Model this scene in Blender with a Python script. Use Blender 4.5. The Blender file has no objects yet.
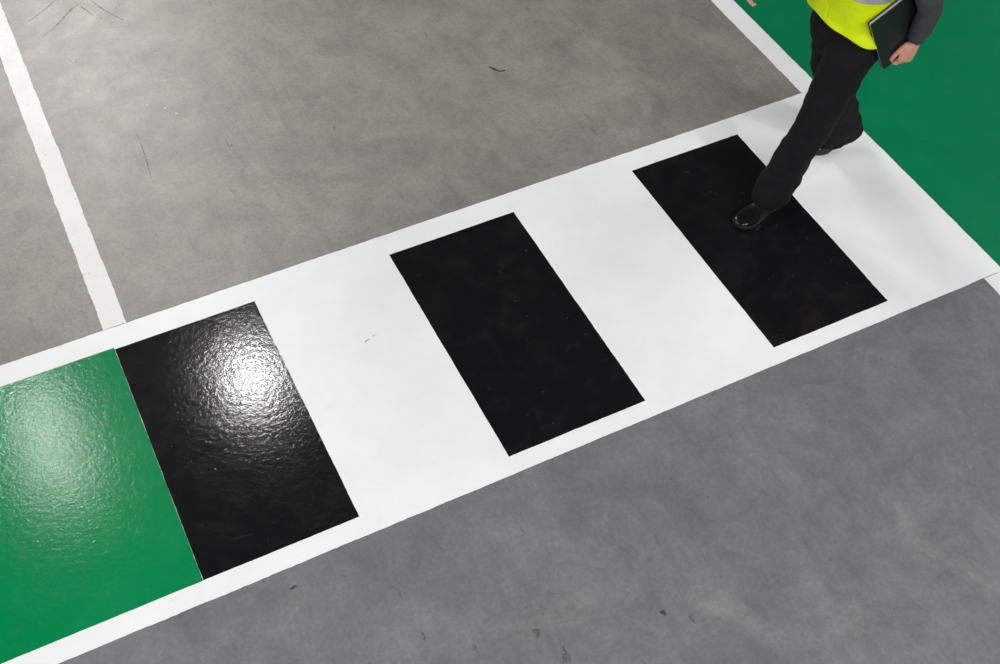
import bpy, bmesh, math, random
from mathutils import Vector, Matrix, noise
random.seed(4)
S=bpy.context.scene
COL=S.collection
S.view_settings.view_transform='Standard'
S.view_settings.look='None'

# ------------------------------------------------------------------ helpers
def lin(r,g,b):
    f=lambda c:(c/255/12.92) if c/255<=.04045 else ((c/255+.055)/1.055)**2.4
    return (f(r),f(g),f(b),1)
def new_mat(name):
    m=bpy.data.materials.new(name); m.use_nodes=True
    nt=m.node_tree; b=nt.nodes['Principled BSDF']
    return m,nt,b
def noise_n(nt,vec,scale,detail=3,rough=.5,dist=0):
    n=nt.nodes.new('ShaderNodeTexNoise'); n.inputs['Scale'].default_value=scale
    n.inputs['Detail'].default_value=detail; n.inputs['Roughness'].default_value=rough
    n.inputs['Distortion'].default_value=dist
    if vec: nt.links.new(vec,n.inputs['Vector'])
    return n.outputs['Fac']
def ramp(nt,fac,a,b,ca=(0,0,0,1),cb=(1,1,1,1)):
    r=nt.nodes.new('ShaderNodeValToRGB'); r.color_ramp.elements[0].position=a; r.color_ramp.elements[1].position=b
    r.color_ramp.elements[0].color=ca; r.color_ramp.elements[1].color=cb
    nt.links.new(fac,r.inputs['Fac']); return r.outputs['Color']
def mixc(nt,fac,a,b,mode='MIX'):
    m=nt.nodes.new('ShaderNodeMix'); m.data_type='RGBA'; m.blend_type=mode
    for s,v in ((0,fac),(6,a),(7,b)):
        if hasattr(v,'is_linked') : nt.links.new(v,m.inputs[s])
        else: m.inputs[s].default_value=v
    return m.outputs[2]
def mul(nt,s,k):
    m=nt.nodes.new('ShaderNodeMath'); m.operation='MULTIPLY'; m.inputs[1].default_value=k
    nt.links.new(s,m.inputs[0]); return m.outputs[0]
def objvec(nt,sc=(1,1,1),loc=(0,0,0)):
    g=nt.nodes.new('ShaderNodeNewGeometry'); mp=nt.nodes.new('ShaderNodeMapping')
    mp.inputs['Scale'].default_value=sc; mp.inputs['Location'].default_value=loc
    nt.links.new(g.outputs['Position'],mp.inputs['Vector']); return mp.outputs['Vector']
def bump(nt,b,h,strength,dist,prev=None):
    n=nt.nodes.new('ShaderNodeBump'); n.inputs['Strength'].default_value=strength; n.inputs['Distance'].default_value=dist
    nt.links.new(h,n.inputs['Height'])
    if prev: nt.links.new(prev,n.inputs['Normal'])
    nt.links.new(n.outputs['Normal'],b.inputs['Normal']); return n.outputs['Normal']
def simple(name,col,rough=.6,metal=0,bs=0,bscale=200):
    m,nt,b=new_mat(name)
    v=objvec(nt); f=noise_n(nt,v,bscale,4)
    c2=tuple(c*.72 for c in col[:3])+(1,)
    nt.links.new(mixc(nt,f,col,c2),b.inputs['Base Color'])
    b.inputs['Roughness'].default_value=rough; b.inputs['Metallic'].default_value=metal
    if bs: bump(nt,b,f,bs,.002)
    return m

def paint(name,col,rough,peel=.25,worn=None,dust=.15,dustcol=(.35,.35,.34,1),spec=.5,film=.28):
    m,nt,b=new_mat(name); v=objvec(nt)
    big=ramp(nt,noise_n(nt,v,1.3,4,.6),.3,.75)
    c=mixc(nt,big,col,tuple(x*.88 for x in col[:3])+(1,))
    for sc,lo,hi,g0 in ((14,.03,.08,.54),(38,.05,.13,.58)):
        vo=nt.nodes.new('ShaderNodeTexVoronoi'); vo.inputs['Scale'].default_value=sc; nt.links.new(v,vo.inputs['Vector'])
        sp=ramp(nt,vo.outputs['Distance'],lo,hi,(1,1,1,1),(0,0,0,1))
        gate=ramp(nt,noise_n(nt,v,sc*.35,2),g0,g0+.06)
        c=mixc(nt,mul(nt,mixc(nt,1.0,sp,gate,'MULTIPLY'),dust),c,dustcol)
    fl=ramp(nt,noise_n(nt,v,6,9,.78,.8),.48,.8)
    c=mixc(nt,mul(nt,fl,dust*film),c,dustcol)
    sw=ramp(nt,noise_n(nt,objvec(nt,(1,4,1)),7,6,.7,1.2),.6,.72)
    c=mixc(nt,mul(nt,sw,dust*film*.8),c,dustcol)
    if worn:
        w=ramp(nt,noise_n(nt,v,34,6,.7),worn,worn+.03)
        c=mixc(nt,w,c,lin(150,147,140))
    nt.links.new(c,b.inputs['Base Color'])
    r=nt.nodes.new('ShaderNodeMapRange'); r.inputs[3].default_value=rough*.7; r.inputs[4].default_value=rough*1.4
    nt.links.new(noise_n(nt,v,12,5,.7),r.inputs[0]); nt.links.new(r.outputs[0],b.inputs['Roughness'])
    b.inputs['Specular IOR Level'].default_value=spec
    p=bump(nt,b,noise_n(nt,v,48,3,.55),peel,.0019)
    bump(nt,b,noise_n(nt,v,150,2,.5),peel,.0006,p)
    return m

def concrete():
    m,nt,b=new_mat('polished_concrete'); v=objvec(nt)
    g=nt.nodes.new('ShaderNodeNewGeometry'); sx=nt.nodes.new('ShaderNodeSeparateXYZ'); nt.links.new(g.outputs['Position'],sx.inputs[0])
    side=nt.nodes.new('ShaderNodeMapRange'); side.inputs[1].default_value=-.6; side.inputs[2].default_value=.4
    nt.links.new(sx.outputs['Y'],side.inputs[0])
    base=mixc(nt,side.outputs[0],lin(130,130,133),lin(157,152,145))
    big=ramp(nt,noise_n(nt,v,.9,5,.6,.4),.3,.72)
    base=mixc(nt,big,base,mixc(nt,1.0,base,(.78,.78,.79,1),'MULTIPLY'))
    mid=ramp(nt,noise_n(nt,v,4.5,12,.8,.5),.36,.64)
    base=mixc(nt,mid,mixc(nt,1.0,base,(1.16,1.16,1.16,1),'MULTIPLY'),mixc(nt,1.0,base,(.79,.79,.80,1),'MULTIPLY'))
    st=ramp(nt,noise_n(nt,objvec(nt,(7,.8,1)),1.6,9,.8,.2),.52,.78)
    base=mixc(nt,mul(nt,st,.34),base,lin(66,64,63))
    st2=ramp(nt,noise_n(nt,objvec(nt,(2.2,.7,1),(3,1,0)),3.0,11,.85,.3),.55,.72)
    base=mixc(nt,mul(nt,st2,.32),base,lin(72,70,69))
    pale=ramp(nt,noise_n(nt,objvec(nt,(1,1,1),(7,2,0)),2.3,12,.8,.6),.56,.74)
    base=mixc(nt,mul(nt,pale,.26),base,lin(195,191,184))
    sm=ramp(nt,noise_n(nt,objvec(nt,(3,1.2,1),(1,9,0)),7,5,.75,.8),.63,.69)
    base=mixc(nt,mul(nt,sm,.42),base,lin(58,56,55))
    fine=ramp(nt,noise_n(nt,v,60,5,.9),.38,.66)
    base=mixc(nt,mul(nt,fine,.32),base,lin(58,58,58))
    vo=nt.nodes.new('ShaderNodeTexVoronoi'); vo.inputs['Scale'].default_value=9; nt.links.new(objvec(nt,(1,1,1),(.3,.1,0)),vo.inputs['Vector'])
    sp=ramp(nt,vo.outputs['Distance'],.02,.07,(1,1,1,1),(0,0,0,1)); gate=ramp(nt,noise_n(nt,v,3.1,2),.55,.6)
    base=mixc(nt,mul(nt,mixc(nt,1.0,sp,gate,'MULTIPLY'),.55),base,lin(50,48,47))
    nt.links.new(base,b.inputs['Base Color'])
    r=nt.nodes.new('ShaderNodeMapRange'); r.inputs[3].default_value=.25; r.inputs[4].default_value=.5
    nt.links.new(noise_n(nt,v,6,10,.8),r.inputs[0]); nt.links.new(r.outputs[0],b.inputs['Roughness'])
    p=bump(nt,b,noise_n(nt,v,24,5,.6),.18,.002)
    bump(nt,b,noise_n(nt,v,110,2,.5),.3,.0008,p)
    return m

def obj(name,verts,faces,mat=None,parent=None,smooth=True):
    me=bpy.data.meshes.new(name); me.from_pydata([tuple(v) for v in verts],[],faces); me.update()
    bm=bmesh.new(); bm.from_mesh(me); bmesh.ops.recalc_face_normals(bm,faces=bm.faces); bm.to_mesh(me); bm.free()
    o=bpy.data.objects.new(name,me); COL.objects.link(o)
    if mat: me.materials.append(mat)
    if parent: o.parent=parent
    for p in me.polygons: p.use_smooth=smooth
    return o
def box(name,x0,x1,y0,y1,z0,z1,mat,parent=None):
    v=[(x,y,z) for x in(x0,x1) for y in(y0,y1) for z in(z0,z1)]
    f=[(0,1,3,2),(4,6,7,5),(0,4,5,1),(2,3,7,6),(0,2,6,4),(1,5,7,3)]
    return obj(name,v,f,mat,parent,False)
def empty(name,loc=(0,0,0)):
    e=bpy.data.objects.new(name,None); COL.objects.link(e); e.location=loc; return e

def catmull(vals,k):
    out=[]
    n=len(vals)
    for i in range(n-1):
        a=vals[max(i-1,0)];b=vals[i];c=vals[i+1];d=vals[min(i+2,n-1)]
        for j in range(k):
            t=j/k
            out.append([.5*((2*b[q])+(-a[q]+c[q])*t+(2*a[q]-5*b[q]+4*c[q]-d[q])*t*t+(-a[q]+3*b[q]-3*c[q]+d[q])*t**3) for q in range(len(b))])
    out.append(list(vals[-1])); return out
def limb(stations,side,k=5,n=20,exp=2.0):
    st=catmull(stations,k) if k>1 else [list(s) for s in stations]
    side=Vector(side); V=[];F=[]
    for i,s in enumerate(st):
        p=Vector(s[:3]); a=Vector(st[max(i-1,0)][:3]); b=Vector(st[min(i+1,len(st)-1)][:3])
        T=(b-a).normalized(); u=(side-T*side.dot(T)).normalized(); w=T.cross(u)
        for j in range(n):
            th=2*math.pi*j/n; c,sn=math.cos(th),math.sin(th)
            c=math.copysign(abs(c)**(2/exp),c); sn=math.copysign(abs(sn)**(2/exp),sn)
            V.append(p+u*c*s[3]+w*sn*s[4])
    m=len(st)
    for i in range(m-1):
        for j in range(n):
            F.append((i*n+j,i*n+(j+1)%n,(i+1)*n+(j+1)%n,(i+1)*n+j))
    F.append(tuple(range(n))[::-1]); F.append(tuple((m-1)*n+j for j in range(n)))
    return V,F
def merge(parts):
    V=[];F=[]
    for v,f in parts:
        o=len(V); V+=list(v); F+=[tuple(i+o for i in x) for x in f]
    return V,F
def ellipsoid(c,r,n=16,m=10,rotm=None):
    V=[];F=[];c=Vector(c)
    for i in range(m+1):
        ph=math.pi*i/m
        for j in range(n):
            th=2*math.pi*j/n
            q=Vector((r[0]*math.sin(ph)*math.cos(th),r[1]*math.sin(ph)*math.sin(th),r[2]*math.cos(ph)))
            if i in(0,m): q+=Vector((1e-5*math.cos(th),1e-5*math.sin(th),0))
            if rotm: q=rotm@q
            V.append(c+q)
    for i in range(m):
        for j in range(n): F.append((i*n+j,i*n+(j+1)%n,(i+1)*n+(j+1)%n,(i+1)*n+j))
    F.append(tuple(range(n))[::-1]); F.append(tuple(m*n+j for j in range(n)))
    return V,F
def fused(name,parts,voxel,smooth_it,mat,parent,wrinkle=None):
    V,F=merge(parts); o=obj(name,V,F,None,None)
    r=o.modifiers.new('r','REMESH'); r.mode='VOXEL'; r.voxel_size=voxel
    s=o.modifiers.new('s','SMOOTH'); s.factor=.5; s.iterations=smooth_it
    dg=bpy.context.evaluated_depsgraph_get()
    me=bpy.data.meshes.new_from_object(o.evaluated_get(dg))
    o.modifiers.clear(); o.data=me; me.name=name
    me.materials.clear(); me.materials.append(mat)
    if wrinkle:
        nr=[v.normal.copy() for v in me.vertices]
        for v,nn in zip(me.vertices,nr): v.co+=nn*wrinkle(v.co)
    for p in me.polygons: p.use_smooth=True
    o.parent=parent; return o

# ------------------------------------------------------------------ materials
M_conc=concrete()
M_white=paint('white_line_paint',(.93,.935,.95,1),.3,.12,None,.4,(.55,.55,.55,1),.4)
M_whiteworn=paint('worn_white_paint',(.87,.86,.85,1),.35,.2,.64,.7,(.45,.44,.42,1),.4)
M_black=paint('black_floor_paint',(.0065,.0065,.0078,1),.10,.28,None,.6,(.09,.09,.09,1),.42,.2)
M_green=paint('green_floor_paint',lin(0,134,76),.13,.30,None,.4,(.10,.40,.26,1),.45)
M_green2=paint('green_walkway_paint',lin(0,124,80),.3,.2,None,.25,(.1,.38,.26,1),.35)
M_wall=simple('wall_paint',(.5,.5,.5,1),.8,0,.1,40)
M_ceil=simple('ceiling_panels',(.22,.22,.22,1),.8,0,.1,20)

# ------------------------------------------------------------------ hall
X0,X1,Y0,Y1,H=-14,18,-14,22,9
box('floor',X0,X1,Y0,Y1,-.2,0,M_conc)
box('ceiling',X0,X1,Y0,Y1,H,H+.2,M_ceil)
box('wall_west',X0-.2,X0,Y0-.2,Y1+.2,0,H,M_wall)
box('wall_east',X1,X1+.2,Y0-.2,Y1+.2,0,H,M_wall)
box('wall_south',X0,X1,Y0-.2,Y0,0,H,M_wall)
box('wall_north',X0,X1,Y1,Y1+.2,0,H,M_wall)

def coat(name,corners,z,mat,jit=.0015,seed=0,zb=0.0):
    pts=[]
    n=len(corners)
    for i in range(n):
        a=Vector(corners[i]).to_3d(); b=Vector(corners[(i+1)%n]).to_3d(); L=(b-a).length; k=max(2,min(600,int(L/.015)))
        nr=Vector((-(b-a).y,(b-a).x,0)).normalized()
        for j in range(k):
            t=j/k; p=a.lerp(b,t)
            d=0 if j==0 else (noise.noise(Vector((p.x*9+seed,p.y*9,seed)))*.7+noise.noise(Vector((p.x*45,p.y*45,seed+3)))*.6)*jit*1.6
            pts.append(p+nr*d)
    m=len(pts); V=[(p.x,p.y,z) for p in pts]+[(p.x,p.y,zb) for p in pts]
    F=[tuple(range(m))]+[(i,(i+1)%m,(i+1)%m+m,i+m) for i in range(m)]
    return obj(name,V,F,mat,None,False)
def rect(x0,x1,y0,y1): return [(x0,y0),(x1,y0),(x1,y1),(x0,y1)]
YT,YB=.004,-1.160
ZW=.0012
coat('white_crossing_paint',rect(-7,3.632,-1.245,.122),ZW,M_white,.002,1)
coat('white_bay_line',[(-.016,.124),(.082,.124),(.092,8),(-.006,8)],ZW,M_whiteworn,.0035,4)
coat('white_boundary_line',rect(3.521,3.632,.124,9),ZW,M_white,.002,5)
coat('white_boundary_line.001',rect(3.521,3.632,-7,-1.247),ZW,M_white,.002,6)
coat('green_walkway_floor_paint',rect(-7,-.001,YB,YT+.01),.002,M_green,.001,7,ZW+.0002)
coat('green_work_area_floor_paint',rect(3.634,9.5,-7,9),.001,M_green2,.001,8)
coat('black_crossing_stripe',rect(.0,.601,YB,YT),.0022,M_black,.0012,9,ZW+.0002)
coat('black_crossing_stripe.001',rect(1.223,1.837,YB-.007,YT-.002),.0022,M_black,.0012,10,ZW+.0002)
coat('black_crossing_stripe.002',rect(2.462,3.055,YB-.007,YT),.0022,M_black,.0012,11,ZW+.0002)

m,nt,b=new_mat('rubber_scuff'); 
nt.links.new(mixc(nt,noise_n(nt,objvec(nt),60,3),lin(42,39,38),lin(70,67,64)),b.inputs['Base Color']); b.inputs['Roughness'].default_value=.6
M_scuff=m
def blot(cx,cy,lx,ly,ang,seed,z=.0008,n=26):
    V=[];
    for j in range(n):
        t=2*math.pi*j/n; r=1+.55*noise.noise(Vector((math.cos(t)*1.7+seed,math.sin(t)*1.7,seed*.7)))
        x=lx*r*math.cos(t); y=ly*r*math.sin(t)
        V.append((cx+x*math.cos(ang)-y*math.sin(ang),cy+x*math.sin(ang)+y*math.cos(ang),z))
    return V,[tuple(range(n))]
CAM=Vector((-.03336,-3.42103,3.98009)); ROT=(0.67671,-0.02047,-0.46338)
parts=[]
for mk in [(2.205,.945,.03,.007,-1.0,1),(2.235,.915,.020,.005,-.2,2),(1.42,-1.99,.008,.012,.4,3),(.28,-1.325,.012,.005,.2,4)]: parts.append(blot(*mk))
V,F=merge(parts); obj('floor_scuff_marks',V,F,M_scuff,None,False)
m,nt,b=new_mat('faint_drag_mark'); b.inputs['Roughness'].default_value=.5
nt.links.new(mixc(nt,noise_n(nt,objvec(nt),40,5,.8),lin(86,83,80),lin(112,109,105)),b.inputs['Base Color'])
nt.links.new(ramp(nt,noise_n(nt,objvec(nt),34,8,.85),.44,.66),b.inputs['Alpha']); M_drag=m
def streak(pts,w,z=.0006):
    st=catmull([list(p) for p in pts],8); V=[];F=[]
    for i,p in enumerate(st):
        a=Vector(st[max(i-1,0)]);b_=Vector(st[min(i+1,len(st)-1)]); t=(b_-a).normalized(); nn=Vector((-t.y,t.x)); 
        ww=w*math.sin(math.pi*(i+.3)/(len(st)))*(1+.4*noise.noise(Vector((p[0]*20,p[1]*20,0))))
        V+=[(p[0]+nn.x*ww,p[1]+nn.y*ww,z),(p[0]-nn.x*ww,p[1]-nn.y*ww,z)]
    for i in range(len(st)-1): F.append((2*i,2*i+1,2*i+3,2*i+2))
    return V,F
P2=[streak([(.50,2.42),(.56,2.25),(.64,2.10)],.004),streak([(.43,2.40),(.47,2.30),(.50,2.22)],.003),
 streak([(.2,2.15),(.3,2.22),(.4,2.32),(.5,2.38)],.006),streak([(.15,2.3),(.25,2.36),(.36,2.45)],.005),
 streak([(.45,1.3),(.44,1.1),(.42,.9)],.003)]
for (cx,cy,l,w_) in ((1.03,-1.98,.035,.014),(.98,-1.86,.02,.01),(1.08,-1.82,.012,.008),(.76,-1.83,.025,.008),(.62,-1.7,.015,.006),(1.5,-2.05,.02,.008)):
    P2.append(blot(cx,cy,w_,l,-.15,cx*9,.0006))
V,F=merge(P2); obj('tyre_drag_marks',V,F,M_drag,None,False)
M_speck=simple('pale_paint_drip',lin(225,222,215),.4)
parts=[blot(.62,1.36,.006,.005,.3,5),blot(.66,1.30,.005,.006,.3,6),blot(.55,1.42,.003,.004,.3,8),blot(.45,1.05,.003,.003,.3,9)]
V,F=merge(parts); obj('pale_specks',V,F,M_speck,None,False)  # small pale specks on the concrete
parts=[blot(.95,-.40,.014,.0025,.3,12,.0018),blot(.985,-.388,.010,.0025,.2,13,.0018),blot(2.08,-.12,.006,.002,.9,14,.0018)]
V,F=merge(parts); obj('heel_scuffs',V,F,M_drag,None,False)

# ------------------------------------------------------------------ lamps
M_house=simple('lamp_housing',(.25,.25,.26,1),.4,.8)
m,nt,b=new_mat('lamp_diffuser'); b.inputs['Emission Color'].default_value=(1,.98,.95,1); b.inputs['Emission Strength'].default_value=6; M_diff=m
b.inputs['Base Color'].default_value=(.9,.9,.9,1)
def lathe(prof,c,n=32):
    V=[];F=[]
    for r,z in prof:
        for j in range(n):
            t=2*math.pi*j/n; V.append((c[0]+r*math.cos(t),c[1]+r*math.sin(t),c[2]+z))
    for i in range(len(prof)-1):
        for j in range(n): F.append((i*n+j,i*n+(j+1)%n,(i+1)*n+(j+1)%n,(i+1)*n+j))
    return V,F
def highbay(x,y,z,power,d=.5):
    e=empty('high_bay_lamp',(x,y,z))
    V,F=lathe([(d/2+.03,0),(d/2+.04,.01),(d/2,.1),(.16,.26),(.12,.3),(.12,.5),(.05,.54),(.012,.56),(.012,H-z-.03),(.06,H-z-.025),(.06,H-z-.002)],(0,0,0)); obj('housing',V,F,M_house,e)
    V,F=lathe([(.001,.03),(d/2,.03),(d/2+.02,.02)],(0,0,0)); obj('diffuser',V,F,M_diff,e)
    l=bpy.data.lights.new('lamp_light','AREA'); l.shape='DISK'; l.size=d; l.energy=power; l.color=(1,.99,.975)
    lo=bpy.data.objects.new('lamp_light',l); COL.objects.link(lo); lo.parent=e; lo.location=(0,0,-.01)
highbay(1.45,5.75,8,76)
highbay(-.98,6.35,8,26)
highbay(-1.0,5.45,8,20)
highbay(4,-8,8,220); highbay(-6,-8,8,220)  # unseen lamps added behind the camera as fill
M_panel=new_mat('soft_panel_glow')[0]; bb=M_panel.node_tree.nodes['Principled BSDF']
bb.inputs['Emission Color'].default_value=(1,1,1,1); bb.inputs['Emission Strength'].default_value=1.2
def soft_panel(x,y,sx,sy,power,col=(1,1,1)):  # unseen glowing panel, added under the ceiling for soft light on the hall
    e=empty('added_soft_panel',(x,y,H))
    t=.08
    box('panel_face',-sx/2,sx/2,-sy/2,sy/2,-.03,-.01,M_panel,e)
    for a in ((-sx/2-t,sx/2+t,-sy/2-t,-sy/2),(-sx/2-t,sx/2+t,sy/2,sy/2+t),(-sx/2-t,-sx/2,-sy/2,sy/2),(sx/2,sx/2+t,-sy/2,sy/2)):
        box('frame',a[0],a[1],a[2],a[3],-.1,-.002,M_house,e)
    l=bpy.data.lights.new('panel_light','AREA'); l.shape='RECTANGLE'; l.size=sx; l.size_y=sy; l.energy=power; l.color=col
    lo=bpy.data.objects.new('panel_light',l); COL.objects.link(lo); lo.parent=e; lo.location=(0,0,-.05)
soft_panel(1.1,13.6,2.6,4,1000,(1,.985,.955))  # added so its reflection gives the broad sheen on the upper-left floor
soft_panel(-11,5,3,9,900)
soft_panel(0,-9,10,4,900)
soft_panel(14,-2,3,8,470)
w=bpy.data.worlds.new('World'); S.world=w; w.use_nodes=True; w.node_tree.nodes['Background'].inputs[0].default_value=(.05,.05,.05,1)

# ------------------------------------------------------------------ person (walks toward -X)
P=empty('walking_person',(3.15,-.40,0))
def W(F_,L_,Z_): return Vector((-F_,-L_,Z_))
def st(F_,L_,Z_,ra,rb): 
    v=W(F_,L_,Z_); return (v.x,v.y,v.z,ra,rb)
SIDE=(0,-1,0)
def cloth(name,col,rough=.85,sc=9,spec=.3,dark=.6):
    m,nt,b=new_mat(name); v=objvec(nt)
    f=noise_n(nt,v,sc,5,.6,.5)
    nt.links.new(mixc(nt,f,col,tuple(c*dark for c in col[:3])+(1,)),b.inputs['Base Color'])
    b.inputs['Roughness'].default_value=rough; b.inputs['Specular IOR Level'].default_value=spec
    p=bump(nt,b,f,.4,.02); bump(nt,b,noise_n(nt,v,700,1),.3,.0006,p)
    return m
M_tro=cloth('black_trouser_cloth',lin(27,25,28),.85,9,.2)
M_jum=cloth('charcoal_knit',lin(74,78,80),.9)
M_vest=cloth('hi_vis_yellow',(.80,1.0,.0,1),.6,14,.3,.85)
M_refl=simple('reflective_tape',(.62,.64,.66,1),.3,.5)
M_shoe=simple('black_leather',(.006,.006,.007,1),.2)
M_sole=simple('rubber_sole',(.012,.012,.012,1),.6)
M_skin,nt,b=new_mat('skin'); v=objvec(nt)
nt.links.new(mixc(nt,noise_n(nt,v,30,4),lin(222,164,145),lin(204,138,120)),b.inputs['Base Color'])
b.inputs['Roughness'].default_value=.5; b.inputs['Subsurface Weight'].default_value=.08; b.inputs['Subsurface Radius'].default_value=(.01,.004,.002)
bump(nt,b,noise_n(nt,v,260,3),.2,.0008)
M_hair=cloth('brown_hair',lin(70,48,32),.6,60)
M_nail=simple('finger_nail',lin(236,190,175),.25)
M_eye=simple('eye_white',(.85,.84,.82,1),.15); M_iris=simple('iris',(.05,.035,.02,1),.15); M_lip=simple('lip',lin(190,110,100),.45)

def wr(amp,sc,zs=1.0):
    def f(co):
        q=Vector((co.x*sc,co.y*sc,co.z*sc*zs))
        return amp*(noise.noise(q)+.5*noise.noise(q*2.1))
    return f
pelvis=limb([st(0,0,.74,.10,.07),st(0,0,.78,.155,.105),st(0,0,.86,.178,.122),st(0,0,.95,.168,.115),st(.005,0,1.03,.155,.108)],SIDE,4,28,2.3)
legL=limb([st(.01,.085,.92,.08,.09),st(.03,.09,.84,.096,.108),st(.07,.09,.70,.090,.104),st(.118,.09,.50,.078,.090),st(.14,.085,.42,.076,.088),st(.195,.075,.24,.077,.090),st(.235,.07,.11,.077,.096),st(.245,.068,.05,.075,.100)],SIDE,5,24)
legR=limb([st(-.01,-.085,.92,.08,.09),st(-.03,-.092,.84,.096,.108),st(-.065,-.10,.70,.090,.104),st(-.105,-.105,.49,.079,.090),st(-.145,-.11,.41,.077,.088),st(-.23,-.12,.25,.076,.092),st(-.285,-.128,.13,.077,.103),st(-.305,-.13,.07,.076,.110)],SIDE,5,24)
fused('trousers',[pelvis,legL,legR],.008,5,M_tro,P,wr(.010,9,1.6))
def shoe(name,heel,ang,pitch,ball=.2):
    up=[(0,.022,.045),(.008,.032,.062),(.04,.036,.088),(.08,.035,.098),(.12,.035,.085),(.16,.041,.066),(.2,.047,.054),(.24,.046,.047),(.272,.034,.038),(.287,.018,.028),(.291,.006,.02)]
    ca,sa=math.cos(ang),math.sin(ang); pr=math.radians(pitch)
    def T(u,w,z):
        if u<ball:
            du=u-ball; uu=ball+du*math.cos(pr)+ z*math.sin(pr); zz=-du*math.sin(pr)+z*math.cos(pr)
        else: uu=u; zz=z+ (.012*((u-ball)/.09)**2)
        return W(heel[0]+uu*ca-w*sa,heel[1]+uu*sa+w*ca,zz)
    def sect(rows,zb,zt,ex):
        rr=catmull([list(r) for r in rows],3); V=[];F=[];n=24
        for u,wd,h in rr:
            top=h if zt is None else zt; bot=zb
            for j in range(n):
                th=2*math.pi*j/n; c,s=math.cos(th),math.sin(th)
                c=math.copysign(abs(c)**(2/ex),c); s=math.copysign(abs(s)**(2/(ex if s<0 else 2.0)),s)
                V.append(T(u,wd*c*(1+(.06 if zt else 0)),(top+bot)/2+(top-bot)/2*s))
        m=len(rr)
        for i in range(m-1):
            for j in range(n): F.append((i*n+j,i*n+(j+1)%n,(i+1)*n+(j+1)%n,(i+1)*n+j))
        F.append(tuple(range(n))); F.append(tuple((m-1)*n+j for j in range(n)))
        return V,F
    V,F=sect(up,.014,None,4); obj(name,V,F,M_shoe,P)
    soles=merge([sect(up,.010,.022,6),sect([r for r in up if r[0]<=.08],.003,.016,6),sect([r for r in up if r[0]>=.12],.003,.016,6)])
    obj(name+'_sole',soles[0],soles[1],M_sole,P)
    parts=[]
    for i in range(4):
        u=.115+.017*i; hz=.094-.0095*i
        a=T(u,-.018,hz-.004);b=T(u+.004,.018,hz-.004);c=T(u+.002,0,hz+.003)
        parts.append(limb([(a.x,a.y,a.z,.002,.002),(c.x,c.y,c.z,.002,.002),(b.x,b.y,b.z,.002,.002)],(1,0,0),3,8))
    V,F=merge(parts); obj(name+'_laces',V,F,M_sole,P)
shoe('left_shoe',(.170,.06),.22,0)
shoe('right_shoe',(-.422,-.138),-.05,22)
torso=limb([st(0,0,.86,.165,.108),st(.0,0,.95,.165,.11),st(.008,0,1.06,.15,.105),st(.015,0,1.17,.158,.11),st(.02,0,1.29,.178,.12),st(.018,0,1.38,.175,.11),st(.012,0,1.43,.14,.085),st(.02,0,1.47,.07,.066),st(.03,0,1.50,.062,.064)],SIDE,4,32,2.3)
slL=limb([st(.01,.13,1.40,.06,.065),st(-.0,.185,1.385,.06,.066),st(-.055,.225,1.28,.054,.057),st(-.125,.25,1.14,.049,.052),st(-.145,.25,1.09,.048,.05),st(-.155,.238,1.0,.043,.045),st(-.156,.226,.935,.039,.041),st(-.156,.224,.925,.037,.039)],(0,-1,0),5,20)
slR=limb([st(.01,-.13,1.40,.06,.065),st(.015,-.185,1.385,.06,.066),st(.03,-.225,1.28,.053,.056),st(.07,-.25,1.15,.047,.05),st(.105,-.25,1.115,.045,.047),st(.20,-.235,1.085,.04,.042),st(.27,-.215,1.065,.036,.038),st(.28,-.212,1.063,.034,.036)],(0,-1,0),5,20)
fused('jumper',[torso,slL,slR],.008,5,M_jum,P,wr(.006,11,1.3))
def vest():
    rows=[(.92,.202,.146,0),(.96,.192,.138,.0),(1.0,.184,.132,.004),(1.04,.180,.129,.006),(1.10,.175,.129,.01),(1.2,.182,.134,.016),(1.30,.194,.140,.02),(1.37,.194,.132,.018),(1.42,.165,.108,.014),(1.45,.125,.09,.014),(1.472,.09,.082,.016)]
    rr=catmull([list(r) for r in rows],4); n=96; V=[];F=[];MI=[]
    for i,(z,hw,hd,f0) in enumerate(rr):
        gap=math.radians(-.8+ 24*max(0,(z-1.3)/.17))
        hemf=max(0,(1.02-z)/.12)
        for j in range(n+1):
            th=gap+(2*math.pi-2*gap)*j/n
            c,s=math.cos(th),math.sin(th)
            cc=math.copysign(abs(c)**(2/2.3),c); ss=math.copysign(abs(s)**(2/2.3),s)
            zz=z+(.05*max(0,c)**1.2)*hemf
            fl=1+ .05*noise.noise(Vector((c*2.2,s*2.2,z*5)))+.03*math.sin(th*7)*hemf+ (.004*j/n if gap<0 else 0)
            V.append(W(f0+hd*cc*fl,hw*ss*fl,zz))
    for i in range(len(rr)-1):
        z=rr[i][0]
        for j in range(n):
            F.append((i*(n+1)+j,i*(n+1)+j+1,(i+1)*(n+1)+j+1,(i+1)*(n+1)+j))
            th=(j+.5)/n*2*math.pi
            shoulder=z>1.17 and (abs(math.sin(th))>.45 and abs(math.sin(th))<.68)
            MI.append(1 if (1.12<z<1.18 or shoulder) else 0)
    o=obj('hi_vis_vest',V,F,M_vest,P); o.data.materials.append(M_refl)
    for p,mi in zip(o.data.polygons,MI): p.material_index=mi
    s=o.modifiers.new('s','SOLIDIFY'); s.thickness=.004; s.offset=1
vest()
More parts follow.
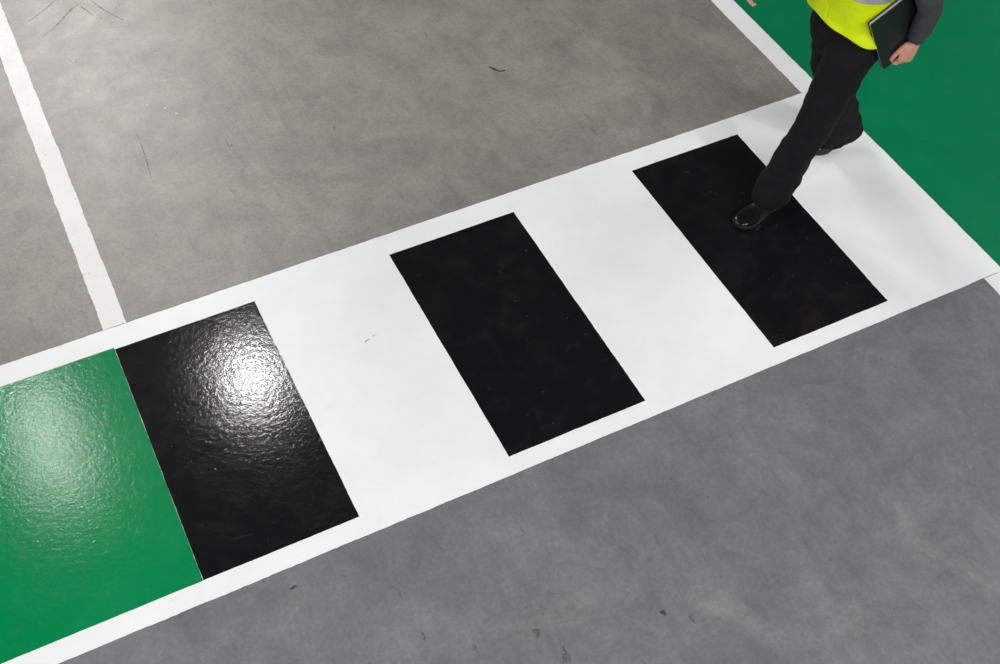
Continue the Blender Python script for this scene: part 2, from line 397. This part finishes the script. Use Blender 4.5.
def folder():
    e1=Vector((-.495,-.869)); e2=Vector((-.869,.495))
    c0=Vector((-.055,.792)); L0=.196; Ht=.31; Wd=.215; th=.010
    def Q(a,b,l):
        q=c0-e1*a+e2*b; return W(q.x,L0+l,q.y)
    def slab(a0,a1,b0,b1,l0,l1):
        r=.009; pts=[]
        for (ca,cb,s0) in ((a0+r,b0+r,180),(a1-r,b0+r,270),(a1-r,b1-r,0),(a0+r,b1-r,90)):
            for k in range(5):
                t=math.radians(s0+k*22.5); pts.append((ca+r*math.cos(t),cb+r*math.sin(t)))
        n=len(pts); V=[Q(a,b,l0) for a,b in pts]+[Q(a,b,l1) for a,b in pts]
        F=[tuple(range(n)),tuple(range(n,2*n))]+[(i,(i+1)%n,n+(i+1)%n,n+i) for i in range(n)]
        return V,F
    e=empty('clipboard_folder'); e.parent=P
    Mc=simple('black_folder_cover',(.012,.012,.013,1),.4); Mp=simple('paper_edges',(.6,.61,.63,1),.6)
    V,F=merge([slab(0,Ht,0,Wd,th-.004,th),slab(0,Ht,0,Wd,-th,-th+.004),slab(0,Ht,Wd-.024,Wd,-th,th)]); obj('cover',V,F,Mc,e,False)
    V,F=slab(.004,Ht-.004,.003,Wd-.008,-th+.004,th-.004); obj('pages',V,F,Mp,e,False)
folder()
def hand(name,wrist,d,n,s,curls,thumb):
    w=Vector(wrist); d=Vector(d).normalized(); n=Vector(n); n=(n-d*n.dot(d)).normalized(); s0=Vector(s); s=(s0-d*s0.dot(d)-n*s0.dot(n)).normalized()
    A=lambda p,ra,rb:(p.x,p.y,p.z,ra,rb)
    parts=[limb([A(w-d*.04,.026,.022),A(w,.027,.020),A(w+d*.03,.033,.019),A(w+d*.06,.040,.016),A(w+d*.085,.042,.014),A(w+d*.097,.038,.011)],s,4,24,2.5)]
    fl=[(.030,.070,.0093),(.0105,.079,.0095),(-.0105,.073,.009),(-.029,.057,.008)]
    nails=[]
    for (off,ln,r),cv in zip(fl,curls):
        p=w+d*(.088-abs(off+.0)*.12)+s*off; ang=0; stn=[A(p-d*.02,r,r),A(p,r*1.08,r*1.05)]
        spread=s*(off*1.2)
        for frac,c in zip((.48,.30,.24),cv):
            ang+=math.radians(c); dr=(d*math.cos(ang)+n*math.sin(ang)+spread*math.cos(ang)).normalized()
            q=p+dr*ln*frac
            stn.append(A(p.lerp(q,.5),r*.92,r*.92)); stn.append(A(q,r*.97,r*.97)); p=q; r*=.93
        stn.append(A(p+dr*.004,r*.6,r*.6))
        parts.append(limb(stn,s,3,14))
        back=(d*math.sin(ang)-n*math.cos(ang)).normalized()
        nc=p-dr*.006+back*r*.82
        mt=Matrix((dr,s,back)).transposed()
        nails.append(ellipsoid(nc,(.0065,.0052,.0016),12,8,mt))
    b0=w+d*.022+s*.022+n*.006
    t1,t2,t3=[ (d*a+s*b_+n*c).normalized() for a,b_,c in thumb]
    p1=b0+t1*.036; p2=p1+t2*.032; p3=p2+t3*.026
    parts.append(limb([A(b0,.014,.014),A(b0.lerp(p1,.5),.0145,.013),A(p1,.0115,.011),A(p1.lerp(p2,.5),.0102,.010),A(p2,.0106,.0098),A(p2.lerp(p3,.6),.0098,.0085),A(p3,.0062,.0055)],n,3,14))
    fused(name,parts,.0028,2,M_skin,P)
    V,F=merge(nails); obj(name+'_nails',V,F,M_nail,P)
wl=W(-.155,.228,.922)
hand('left_hand',wl,W(.30,.01,-.95),W(0,-1,0),W(.95,0,.3),
     [(28,72,45),(30,74,45),(34,74,45),(38,74,45)],[(.7,.6,.1),(.9,.35,.1),(1,.15,.15)])
wrr=W(.285,-.21,1.06)
hand('right_hand',wrr,W(.93,.05,-.25),W(0,1,-.1),W(.25,0,.95),
     [(20,32,20),(26,38,24),(32,42,28),(36,46,30)],[(.7,.6,.25),(.85,.4,.35),(.95,.15,.4)])
def headbuild():
    base=W(.05,0,1.515)
    rows=[(0,.075,.02,.022),(.012,.088,-.005,.038),(.035,.092,-.04,.053),(.06,.090,-.065,.061),(.09,.089,-.082,.067),(.115,.086,-.092,.071),(.14,.093,-.098,.075),(.17,.09,-.098,.076),(.2,.072,-.084,.065),(.222,.045,-.055,.045),(.234,.015,-.02,.018)]
    def shell(rows,g=0,n=32):
        rr=catmull([list(r) for r in rows],3); V=[];F=[]
        for z,f,bk,hw in rr:
            cF=(f+bk)/2; hd=(f-bk)/2+g
            for j in range(n):
                t=2*math.pi*j/n; V.append(base+W(cF+hd*math.cos(t),(hw+g)*math.sin(t),z))
        m=len(rr)
        for i in range(m-1):
            for j in range(n): F.append((i*n+j,i*n+(j+1)%n,(i+1)*n+(j+1)%n,(i+1)*n+j))
        F.append(tuple(range(n))); F.append(tuple((m-1)*n+j for j in range(n)))
        return V,F
    B=lambda F_,L_,Z_:base+W(F_,L_,Z_)
    A=lambda p,ra,rb:(p.x,p.y,p.z,ra,rb)
    parts=[shell(rows)]
    parts.append(limb([A(W(.02,0,1.44),.062,.062),A(W(.03,0,1.5),.056,.058),A(W(.04,0,1.56),.055,.06)],SIDE,3,24))
    parts.append(limb([A(B(.086,0,.125),.006,.006),A(B(.098,0,.10),.009,.010),A(B(.106,0,.082),.013,.012),A(B(.096,0,.072),.015,.008)],SIDE,3,14))
    parts.append(limb([A(B(.08,-.045,.132),.006,.006),A(B(.09,-.02,.135),.007,.008),A(B(.09,0,.13),.006,.006),A(B(.09,.02,.135),.007,.008),A(B(.08,.045,.132),.006,.006)],(0,0,1),3,12))
    for s in(-1,1):
        parts.append(ellipsoid(B(-.008,s*.076,.1),(.018,.008,.032)))
        parts.append(ellipsoid(B(.066,s*.034,.085),(.022,.02,.018)))
    parts.append(ellipsoid(B(.078,0,.012),(.016,.02,.014)))
    fused('head',parts,.005,2,M_skin,P)
    V,F=merge([ellipsoid(B(.089,0,.047),(.007,.023,.004)),ellipsoid(B(.088,0,.038),(.008,.020,.0048))]); obj('lips',V,F,M_lip,P)
    for s,nm in((1,'left'),(-1,'right')):
        V,F=ellipsoid(B(.076,s*.031,.113),(.0115,.0135,.008)); obj(nm+'_eye',V,F,M_eye,P)
        V,F=ellipsoid(B(.0845,s*.031,.113),(.0035,.0062,.0062)); obj(nm+'_iris',V,F,M_iris,P)
        V,F=limb([A(B(.083,s*.05,.128),.003,.002),A(B(.093,s*.033,.134),.004,.003),A(B(.094,s*.014,.131),.003,.003)],(0,0,1),4,10); obj(nm+'_eyebrow',V,F,M_hair,P)
    hr=[(.06,.0,-.082,.062),(.09,.012,-.098,.072),(.125,.03,-.107,.079),(.15,.07,-.112,.083),(.172,.098,-.113,.085),(.2,.088,-.10,.077),(.225,.062,-.07,.058),(.243,.02,-.03,.022)]
    fused('hair',[shell(hr,.0)],.005,2,M_hair,P,wr(.004,45))
headbuild()

# ------------------------------------------------------------------ camera
c=bpy.data.cameras.new('camera'); co=bpy.data.objects.new('camera',c); COL.objects.link(co)
co.location=CAM; co.rotation_euler=ROT; c.sensor_fit='HORIZONTAL'; c.sensor_width=36; c.lens=36*1.21811
c.clip_start=.05; c.clip_end=200
S.camera=co
